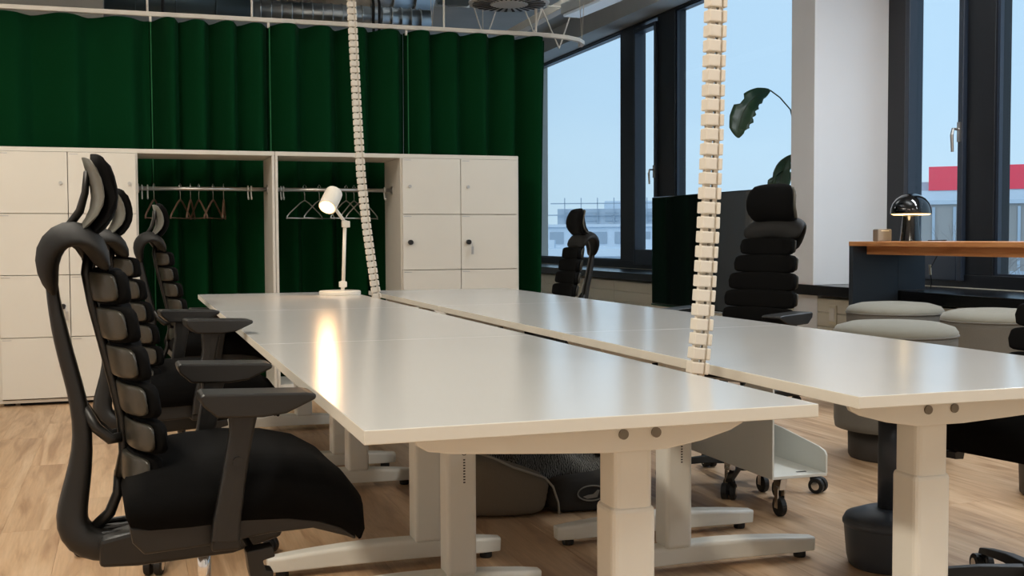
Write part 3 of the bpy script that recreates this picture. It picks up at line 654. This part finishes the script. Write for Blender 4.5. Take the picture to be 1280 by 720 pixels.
# ------------------------------------------------------------------ cable spines
def spine(label, pts, pitch, rz):
    s = thing('cable_spine', label, 'cable guide', pts[0])
    P = [Vector(p)-Vector(pts[0]) for p in pts]
    seg = []; d = 0; i = 0; pos = P[0].copy()
    tot = sum((P[k+1]-P[k]).length for k in range(len(P)-1)); n = int(tot/pitch)
    def at(q):
        for k in range(len(P)-1):
            l = (P[k+1]-P[k]).length
            if q <= l or k == len(P)-2: return P[k]+(P[k+1]-P[k])*(q/l), (P[k+1]-P[k]).normalized()
            q -= l
    proto = None
    for k in range(n):
        p, dr = at(k*pitch+pitch/2)
        if proto is None:
            h = pitch*.40
            b = MB(); b.box(-.023, .006, -.016, .016, -h, h); b.box(.011, .021, -.016, .016, -h, h); b.box(.005, .012, -.010, .014, -h, h)
            proto = b.build('segment', 'spine', s, bev=.0025, seg=2)
            b = MB(); g = pitch/2+.001
            b.box(-.0185, -.003, -.006, .004, -g, g); b.box(.004, .015, -.006, .004, -g, g)
            link = b.build('link', 'spine', proto)
            o = proto
        else:
            o = proto.copy(); C.objects.link(o); l = link.copy(); C.objects.link(l); l.parent = o
        o.location = p; q = dr.to_track_quat('Z', 'Y'); o.rotation_euler = (Matrix.Rotation(rz, 3, 'Z') @ Matrix.Identity(3)).to_euler()
        e_ = (q.to_matrix().to_3x3()); 
        tilt = Matrix(((1, 0, dr.x), (0, 1, dr.y), (0, 0, 1)))
        o.rotation_euler = (math.asin(-dr.y), math.asin(dr.x), rz)
    return s
spine('near ivory cable spine rising from the gap between the nearest desks', [(1.218, 2.315, .715), (1.228, 2.315, .80), (1.236, 2.315, .90), (1.243, 2.31, 1.05), (1.252, 2.31, 1.25), (1.262, 2.31, 1.6), (1.27, 2.3, 3.74)], .0331, 0)
spine('far white cable spine curving up beside the desk lamp', [(1.205, 5.80, .715), (1.192, 5.80, .80), (1.176, 5.80, .92), (1.155, 5.80, 1.08), (1.128, 5.80, 1.35), (1.110, 5.80, 1.7), (1.085, 5.80, 2.3), (1.06, 5.80, 3.74)], .0331, 0)

# ------------------------------------------------------------------ big black screen on a stand
tv = thing('display_screen', 'large glossy black display screen facing the desks, before the windows', 'screen', (3.5, 6.45, 0))
MB().box(0, .05, -.74, .89, .56, 1.308).build('panel', 'screen', tv, bev=.006)
MB().box(-.004, .054, -.74, .89, .545, .56).build('bottom_bezel', 'chrome', tv, bev=.002)
for y in (-.45, .45):
    MB().box(.055, .10, y-.04, y+.04, .06, 1.1).build('stand_post', 'black_plastic', tv, bev=.004)
    MB().box(-.12, .36, y-.03, y+.03, .06, .10).build('stand_foot', 'black_plastic', tv, bev=.006)
    for x in (-.09, .33): MB().cyl((x, y, .03), .03, -.012, .012, 'y', 16).tube([(x, y, .03), (x, y, .065)], .008).build('caster', 'rubber', tv)
MB().box(.055, .08, -.49, .49, .85, .93).build('stand_crossbar', 'black_plastic', tv)

# ------------------------------------------------------------------ window bar
bar = thing('window_bar', 'long oak-topped bar table on a slate panel along the windows', 'table', (4.58, 6.55, 0))
MB().box(0, .62, -3.6, .0, .962, .992).build('tabletop', 'bar_wood', bar, bev=.002)
MB().box(.10, .52, -3.5, -.06, .905, .962).build('apron', 'bar_wood', bar, bev=.002)
MB().box(0, .36, -.05, -.004, 0, .962).box(.36, .58, -.05, -.004, .662, .962).build('end_panel', 'bar_panel', bar, bev=.002)
MB().box(0, .36, -3.58, -3.53, 0, .962).box(.36, .58, -3.58, -3.53, .662, .962).build('end_panel', 'bar_panel', bar, bev=.002)
# mushroom lamp
ml = thing('mushroom_lamp', 'glossy black mushroom table lamp glowing on the bar', 'lamp', (4.86, 6.27, .992))
MB().lathe([(.068, 0), (.067, .005), (.058, .10), (.050, .19), (.050, .20)], n=32).build('stem', 'gloss_black', ml, smooth=True)
MB().lathe([(.128, .180), (.130, .186), (.127, .215), (.115, .250), (.092, .280), (.060, .302), (.025, .312), (.001, .313)], n=40, cap=False).build('shade', 'gloss_black', ml, smooth=True)
MB().lathe([(.051, .172), (.112, .172), (.126, .182), (.1275, .187)], n=40, cap=False).build('glow_ring', 'mush_glow', ml)
pt = bpy.data.lights.new('mushroom_lamp_light', 'POINT'); pt.energy = .5; pt.color = (1, .72, .36); pt.shadow_soft_size = .03
po = bpy.data.objects.new('mushroom_lamp_light', pt); C.objects.link(po); po.parent = ml; po.location = (-.085, -.06, .172)
bx = thing('card_box', 'small taupe card box left of the mushroom lamp', 'box', (4.75, 6.42, .992))
MB().box(-.055, .055, -.03, .03, 0, .082).build('box_body', 'card', bx, bev=.008, seg=3)
MB().box(-.03, .03, -.031, -.029, .068, .073).build('box_slot', 'cream', bx)
cd = thing('power_cord', 'thin dark power cord hanging from the bar to the sill', 'cord', (5.2, 6.5, .66))
MB().tube([(-.14, -.15, .336), (-.03, -.2, .338), (.01, -.1, .33), (.02, -.06, .25), (.0, .0, .14), (.015, .0, .05), (.02, .02, .003)], .0035, 6).build('cable', 'rubber', cd, smooth=True)
MB().tube([(-.001, 0, .17), (.004, 0, .10)], .009, 8).build('inline_switch', 'cream', cd)
# socket on the parapet
sk = thing('wall_socket', 'cream double socket on the cream parapet below the sill', 'socket', (4.984, 7.31, .44))
MB().box(-.012, 0, -.045, .045, -.075, .07).build('plate', 'cream', sk, bev=.003)
MB().box(-.02, -.012, -.032, .032, -.05, .05).build('socket_insert', 'locker', sk, bev=.004)

# ------------------------------------------------------------------ poufs
def make_pouf():
    p = thing('pouf', 'x', 'pouf', (0, 0, 0), 0, 'round grey poufs by the bar')
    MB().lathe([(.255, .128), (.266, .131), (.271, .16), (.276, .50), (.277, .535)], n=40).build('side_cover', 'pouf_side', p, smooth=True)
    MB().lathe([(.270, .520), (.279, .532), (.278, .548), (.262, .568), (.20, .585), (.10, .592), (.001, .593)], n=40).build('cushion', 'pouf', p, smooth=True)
    MB().tube([(.279*math.cos(a), .279*math.sin(a), .533) for a in [i*PI/24 for i in range(49)]], .004, 6).build('piping', 'pouf_side', p, smooth=True)
    MB().lathe([(.20, 0), (.205, .01), (.208, .130), (.20, .132)], n=32).build('plinth', 'pouf_base', p, smooth=True)
    return p
pf_ = make_pouf()
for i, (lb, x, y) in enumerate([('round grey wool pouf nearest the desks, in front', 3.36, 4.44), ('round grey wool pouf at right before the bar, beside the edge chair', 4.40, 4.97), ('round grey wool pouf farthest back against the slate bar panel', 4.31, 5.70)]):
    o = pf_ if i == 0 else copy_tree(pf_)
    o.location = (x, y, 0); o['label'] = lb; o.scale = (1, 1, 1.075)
# wobble stool
ws = thing('wobble_stool', 'dark blue-grey wobble stool with weighted drum base under the right desk', 'stool', (2.235, 2.97, 0))
MB().lathe([(.118, 0), (.124, .006), (.130, .03), (.139, .135), (.139, .147), (.133, .158), (.075, .180), (.060, .182)], n=40).build('base', 'stool', ws, smooth=True)
MB().lathe([(.139, .146), (.1425, .140), (.1425, .132), (.139, .127)], n=40, cap=False).build('base_rim', 'stool', ws, smooth=True)
MB().lathe([(.037, .175), (.037, .50)], n=24).build('pole', 'stool', ws, smooth=True)
MB().lathe([(.05, .49), (.13, .505), (.165, .53), (.17, .55), (.15, .565), (.001, .57)], n=32).build('seat', 'stool', ws, smooth=True)
lp_ = thing('footstool', 'low dark round footstool at right behind the near leg of the right desk', 'stool', (3.50, 3.52, 0))
MB().lathe([(.18, 0), (.19, .01), (.20, .30), (.20, .31)], n=32).build('base', 'pouf_base', lp_, smooth=True)
MB().lathe([(.195, .31), (.205, .33), (.2, .37), (.12, .385), (.001, .388)], n=32).build('cushion', 'pouf_side', lp_, smooth=True)

# ------------------------------------------------------------------ white trolley
tr_ = thing('trolley', 'white sheet-metal trolley on casters between the desk rows and poufs', 'trolley', (2.20, 3.60, 0))
z0 = .142
MB().prism([(0, z0), (.98, z0), (1.0, z0+.02), (1.0, .30), (.35, .30), (.08, .60), (0, .60)], 0, .008, 'x').build('tall_panel', 'white_metal', tr_, bev=.002)
MB().box(.004, .232, 0, .44, z0, z0+.012).build('tray', 'white_metal', tr_, bev=.002)
MB().prism([(0, z0+.01), (.012, z0), (.44, z0), (.44, .285), (.30, .275), (.05, .245), (.012, .235), (0, .22)], .226, .234, 'x').build('low_panel', 'white_metal', tr_, bev=.002)
MB().box(.07, .12, .25, .256, z0+.012, z0+.014).box(.13, .17, .04, .05, z0+.012, z0+.0135).build('slot_marks', 'rubber', tr_)
for x, y in ((.05, .03), (.20, .28), (.05, .40), (.2, .40)):
    cs = MB().cyl((x, y, .036), .036, -.011, .011, 'x', 22).build('caster', 'rubber', tr_, bev=.003)
    MB().prism([(y-.02, .10), (y+.02, .10), (y+.02, .142), (y-.03, .142)], x-.013, x+.013, 'x').box(x-.016, x-.0125, y-.012, y+.012, .03, .11).box(x+.0125, x+.016, y-.012, y+.012, .03, .11).build('fork', 'chrome', cs)

# ------------------------------------------------------------------ dog bed with blankets
db = thing('dog_bed', 'taupe and charcoal canvas dog bed under the desks', 'dog bed', (1.50, 4.25, 0), D(-3))
def bolster(path, hs, ths, name, m, par):
    P = []; secs = []
    for (x, y), h, t_ in zip(path, hs, ths):
        P.append((x, y, h/2)); secs.append(ell(t_, h/2, 16, .6))
    mb = MB(); mb.sweep(P, secs, up=(0, 0, 1)); return mb.build(name, m, par, smooth=True, sub=1)
bolster([(-.36, .38), (-.36, .15), (-.355, -.10), (-.32, -.24), (-.24, -.29), (-.12, -.29), (-.02, -.285)], [.26, .255, .25, .24, .22, .18, .14], [.07, .07, .07, .075, .07, .065, .06], 'side_bolster', 'bed_side', db)
bolster([(-.05, -.285), (.10, -.285), (.25, -.28), (.36, -.22), (.40, -.1), (.40, .38)], [.135, .135, .15, .20, .24, .25], [.062, .065, .065, .07, .07, .07], 'front_bolster', 'bed_dark', db)
bolster([(-.36, .38), (0, .40), (.40, .38)], [.26, .26, .25], [.07, .07, .07], 'rear_bolster', 'bed_side', db)
MB().box(-.34, .38, -.27, .36, .01, .07).build('mattress', 'bed_dark', db, bev=.02)
MB().tube([(-.31, -.27, .245), (-.24, -.325, .225), (-.17, -.345, .190), (-.10, -.352, .165), (-.05, -.352, .145), (-.02, -.350, .11), (.0, -.348, .05), (.005, -.345, .005)], .0045, 6).build('piping', 'piping', db, smooth=True)
lg = MB().tube([(.13+.055*math.cos(a), -.352-.001, .078+.028*math.sin(a)) for a in [i*PI/16 for i in range(33)]], .003, 5)
lg.prism([(.095, .066), (.115, .072), (.135, .074), (.152, .09), (.160, .088), (.155, .074), (.150, .062), (.13, .060), (.11, .058)], -.356, -.352)
lg.build('logo', 'logo', db)
def blanket(name, m, cx, cy, w, d_, z, amp, seed, label):
    rnd = random.Random(seed); n = 34; vs = []; fs = []
    ph = [rnd.uniform(0, 6) for _ in range(8)]
    for j in range(n+1):
        for i in range(n+1):
            u, v = i/n*2-1, j/n*2-1
            r = 1-.12*math.sin(3*math.atan2(v, u)+ph[0])
            x = u*w/2*r; y = v*d_/2*r
            e_ = max(0, 1-max(abs(u), abs(v))**4)
            h = amp*(.45+.3*math.sin(14*x+6*y+ph[1])+.22*math.sin(-11*x+19*y+ph[2])+.16*math.sin(31*x+9*y+ph[3])+.12*math.sin(37*y-17*x+ph[4])+.4*abs(math.sin(8*x-5*y+ph[5])))
            vs.append((x, y, h*e_))
    for j in range(n):
        for i in range(n): q = j*(n+1)+i; fs.append((q, q+1, q+n+2, q+n+1))
    o = MB().add(vs, fs).build(name, m, smooth=True); so = o.modifiers.new('t', 'SOLIDIFY'); so.thickness = .012; so.offset = 1
    o.location = (cx, cy, z); tag(o, label, 'blanket'); return o
blanket('blanket', 'knit', 1.62, 4.33, .54, .44, .085, .155, 3, 'crumpled grey knitted blanket heaped in the dog bed at right')
blanket('blanket', 'knit', 1.42, 4.42, .36, .34, .14, .11, 9, 'dark checked blanket at the back left of the dog bed')
cb = thing('cable_bundle', 'loose black cable loops hanging under the desk above the dog bed', 'cable', (1.15, 3.9, .25))
for k in range(4):
    MB().tube([(.02*k+.045*math.sin(a+k)-.05, .02*k, .045*math.cos(a)*(1+.2*k)+.03*k) for a in [i*PI/8 for i in range(17)]], .003, 5).build('cable_loop', 'rubber', cb, smooth=True)
MB().tube([(-.02, .02, .07), (-.03, .02, .25), (.0, .02, .44)], .003, 5).build('cable_drop', 'rubber', cb, smooth=True)

# ------------------------------------------------------------------ plant on the sill behind the column
pl_ = thing('potted_plant', 'large-leaved potted plant on the sill behind the white column', 'plant', (5.30, 8.30, .655))
MB().lathe([(.10, 0), (.11, .01), (.135, .22), (.135, .235), (.12, .235), (.118, .20), (.001, .20)], n=32).build('pot', 'pot', pl_, smooth=True)
def leafm(pts, widths, wdir, fold=.3, m='leaf', curl=0, notch=None):
    P = [Vector(p) for p in pts]; wd = Vector(wdir).normalized() if Vector(wdir).length < 1.5 else Vector(wdir); vs = []; fs = []; nn = 7
    # smooth resample
    def cat(i, t):
        g_ = lambda k: P[max(0, min(len(P)-1, k))]
        p0, p1, p2, p3 = g_(i-1), g_(i), g_(i+1), g_(i+2)
        return .5*((2*p1)+(-p0+p2)*t+(2*p0-5*p1+4*p2-p3)*t*t+(-p0+3*p1-3*p2+p3)*t**3)
    Q = []; Wq = []
    for i in range(len(P)-1):
        for k in range(4): t_ = k/4; Q.append(cat(i, t_)); Wq.append(widths[i]*(1-t_)+widths[i+1]*t_)
    Q.append(P[-1]); Wq.append(widths[-1])
    for i, (p, w) in enumerate(zip(Q, Wq)):
        d_ = (Q[min(i+1, len(Q)-1)]-Q[max(i-1, 0)]).normalized(); sd = (wd-d_*wd.dot(d_)).normalized() if wd.length < 1.5 else wd.cross(d_).normalized(); nr = d_.cross(sd)
        for j in range(nn):
            s = -1+2*j/(nn-1); ww = w*(1-.12*math.sin(i*1.9)*(s > .5))
            if notch and notch[0] <= i <= notch[1] and s*notch[2] > 0: ww *= notch[3]
            vs.append(tuple(p+sd*s*ww+nr*fold*abs(s)*w+nr*.004*math.sin(i*1.3)*abs(s)))
    for i in range(len(Q)-1):
        for j in range(nn-1): q = i*nn+j; fs.append((q, q+1, q+nn+1, q+nn))
    mb = MB().add(vs, fs); o = mb.build('leaf', m, pl_, smooth=True); so = o.modifiers.new('t', 'SOLIDIFY'); so.thickness = .003
    MB().tube([tuple(q+Vector((0, 0, 0))) for q in Q], .004, 6).build('midrib', 'stem', o, smooth=True)
    return o
leafm([(-.144, .2, 1.607), (-.24, .2, 1.575), (-.33, .2, 1.515), (-.392, .2, 1.435), (-.425, .2, 1.353), (-.448, .2, 1.278), (-.446, .2, 1.20)], [.006, .058, .085, .098, .098, .075, .008], (-1.1, -1.9, .1), .18, notch=(9, 11, -1, .6))
leafm([(.01, .1, 1.06), (-.05, .1, 1.0), (-.10, .08, .90), (-.12, .06, .78), (-.11, .05, .66)], [.004, .05, .075, .07, .01], (.7, -.6, .2), .2)
leafm([(-.03, .1, .915), (-.12, .1, .895), (-.18, .1, .84), (-.205, .1, .74)], [.004, .035, .05, .006], (.5, -.6, .6), .15)
leafm([(.02, .1, .84), (-.04, .1, .90), (-.08, .08, .84), (-.09, .06, .72)], [.004, .05, .06, .008], (.6, -.7, .1), .15, m='leaf_light')
leafm([(.1, .05, 1.3), (.2, .08, 1.45), (.3, .1, 1.35), (.34, .1, 1.15)], [.004, .08, .09, .01], (-.2, -.9, .3), .2)
for pts in ([(0, .02, .2), (.06, .06, .8), (.07, .14, 1.25), (.051, .2, 1.452), (-.051, .2, 1.55), (-.144, .2, 1.607)], [(.01, 0, .2), (.05, .05, .8), (.04, .1, 1.02), (.01, .1, 1.06)], [(0, 0, .2), (.03, .06, .6), (.0, .1, .86), (-.03, .1, .915)], [(.02, 0, .2), (.04, .05, .6), (.02, .1, .80)], [(.02, 0, .2), (.06, .02, .8), (.1, .05, 1.3)]):
    MB().tube(pts, .006, 8).build('stem', 'stem', pl_, smooth=True)

# ------------------------------------------------------------------ outside
gd = struct(MB().box(-60, 140, 16.5, 160, -7.2, -7).box(7, 140, -40, 16.5, -7.2, -7).build('ground', 'ext_ground'))
def building(name, label, az, dist, parts, group=None):
    a = D(az); b = thing(name, label, 'building', (math.sin(a)*dist, math.cos(a)*dist, -7), -a)
    for nm, mt, x0, x1, y0, y1, z0, z1 in parts: MB().box(x0, x1, y0, y1, z0+7, z1+7).build(nm, mt, b)
    return b
# long hazy block seen through the left window
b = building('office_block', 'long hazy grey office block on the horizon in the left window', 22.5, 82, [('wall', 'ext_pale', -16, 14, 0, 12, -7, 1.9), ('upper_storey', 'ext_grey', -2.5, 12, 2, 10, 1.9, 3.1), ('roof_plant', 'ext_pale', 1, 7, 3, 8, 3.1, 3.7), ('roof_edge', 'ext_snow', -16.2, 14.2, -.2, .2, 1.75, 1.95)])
for r_, z in enumerate((-5.6, -4.0, -2.4, -.9, .55)):
    for k in range(19):
        MB().box(-15.4+k*1.55, -14.4+k*1.55, -.06, .05, z+7, z+7.85).build('window', 'ext_dark', b)
for k in range(9): MB().box(-2+k*1.5, -1+k*1.5, 1.93, 2.05, 9.2, 9.85).build('window', 'ext_dark', b)
for k in range(12): MB().box(-2+k*1.2, -1.93+k*1.2, 1.8, 1.87, 8.9, 10.9).build('scaffold_post', 'ext_dark', b)
MB().box(-3, 12, 1.8, 1.86, 10.45, 10.53).box(-3.5, 12, 1.8, 1.86, 9.6, 9.68).build('scaffold_rail', 'ext_dark', b)
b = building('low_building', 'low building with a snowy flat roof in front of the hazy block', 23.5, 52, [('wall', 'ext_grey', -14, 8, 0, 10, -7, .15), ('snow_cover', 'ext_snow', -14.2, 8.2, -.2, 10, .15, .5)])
for k in range(12): MB().box(-13.4+k*1.8, -12.2+k*1.8, -.06, .02, 5.4, 6.4).build('window', 'ext_dark', b)
for k in range(4): MB().box(-9+k*5, -7.8+k*5, 4, 5.2, 7.5, 7.9).build('roof_vent', 'ext_snow', b)
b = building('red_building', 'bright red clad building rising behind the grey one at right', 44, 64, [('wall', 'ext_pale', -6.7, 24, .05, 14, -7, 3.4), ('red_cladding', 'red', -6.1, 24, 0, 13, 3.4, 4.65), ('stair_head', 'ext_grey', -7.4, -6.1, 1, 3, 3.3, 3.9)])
for x in (-.9, 3.9, 9.5): MB().box(x, x+.7, -.05, .05, 10.45, 11.1).build('window', 'ext_dark', b)
b = building('grey_building', 'grey brown panelled building standing in front of the red one', 39.5, 46, [('wall', 'ext_brown', -6, 3.6, 0, 8, -7, 2.3), ('roof_edge', 'ext_grey', -6.1, 3.7, -.1, .1, 2.2, 2.35)])
for k in range(13): MB().box(-5.8+k*.74, -5.7+k*.74, -.08, .02, .2, 9.1).build('facade_rib', 'ext_dark', b)
for k in range(6): MB().box(-5.3+k*1.48, -4.5+k*1.48, -.05, .02, 5.6, 6.7).build('window', 'ext_dark', b)
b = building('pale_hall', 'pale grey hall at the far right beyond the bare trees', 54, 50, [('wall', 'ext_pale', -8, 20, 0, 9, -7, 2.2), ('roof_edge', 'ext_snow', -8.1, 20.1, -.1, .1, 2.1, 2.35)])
for k in range(12): MB().box(-7.4+k*1.6, -6.4+k*1.6, -.05, .02, 5.5, 6.6).build('window', 'ext_dark', b)
# railing outside below the windows
rg = thing('railing', 'pale steel mesh fence outside the right window', 'fence', (12.3, 11.0, -7))
for k in range(40): MB().tube([(k*.2-1, -k*.1+.5, 6.2), (k*.2-1, -k*.1+.5, 7.35)], .012, 5).build('bar', 'ext_snow', rg)
MB().tube([(-1, .5, 7.35), (6.8, -3.4, 7.35)], .02, 6).build('top_rail', 'ext_snow', rg)
MB().tube([(-1, .5, 0), (-1, .5, 7.35)], .04, 6).build('post', 'ext_snow', rg); MB().tube([(6.8, -3.4, 0), (6.8, -3.4, 7.35)], .04, 6).build('post', 'ext_snow', rg)
def tree(label, az, dist, top, spread, seed):
    rnd = random.Random(seed); a = D(az); t_ = thing('bare_tree', label, 'tree', (math.sin(a)*dist, math.cos(a)*dist, -7), 0, 'bare winter trees outside')
    H = top+7; MB().tube([(0, 0, 0), (.1, 0, H*.35), (0, .1, H*.55)], [.16, .12, .09], 8).build('trunk', 'bark', t_, smooth=True)
    b_ = MB()
    def br(p, d_, l, r, n):
        q = p+d_*l; b_.tube([tuple(p), tuple((p+q)/2+Vector((rnd.uniform(-.05, .05), 0, .04))*l), tuple(q)], [r, r*.8, r*.55], 4)
        if n: 
            for _ in range(3): br(q, (d_+Vector((rnd.uniform(-.75, .75), rnd.uniform(-.75, .75), rnd.uniform(-.1, .5)))).normalized(), l*.68, r*.55, n-1)
    for k in range(6): br(Vector((0, .05, H*(.3+.05*k))), Vector((math.cos(k*1.7), math.sin(k*1.7), 1.1)).normalized(), H*.2*spread, .06, 3)
    o = b_.build('branches', 'bark', t_); o['kind'] = 'stuff'
tree('bare pale tree in front of the grey building at right', 39.2, 38, 2.6, .9, 1)
tree('bare tree at the far right window edge', 43.4, 36, 2.2, .9, 4)
tree('bare tree between the red building and the window handle', 37.2, 40, 1.6, .8, 8)
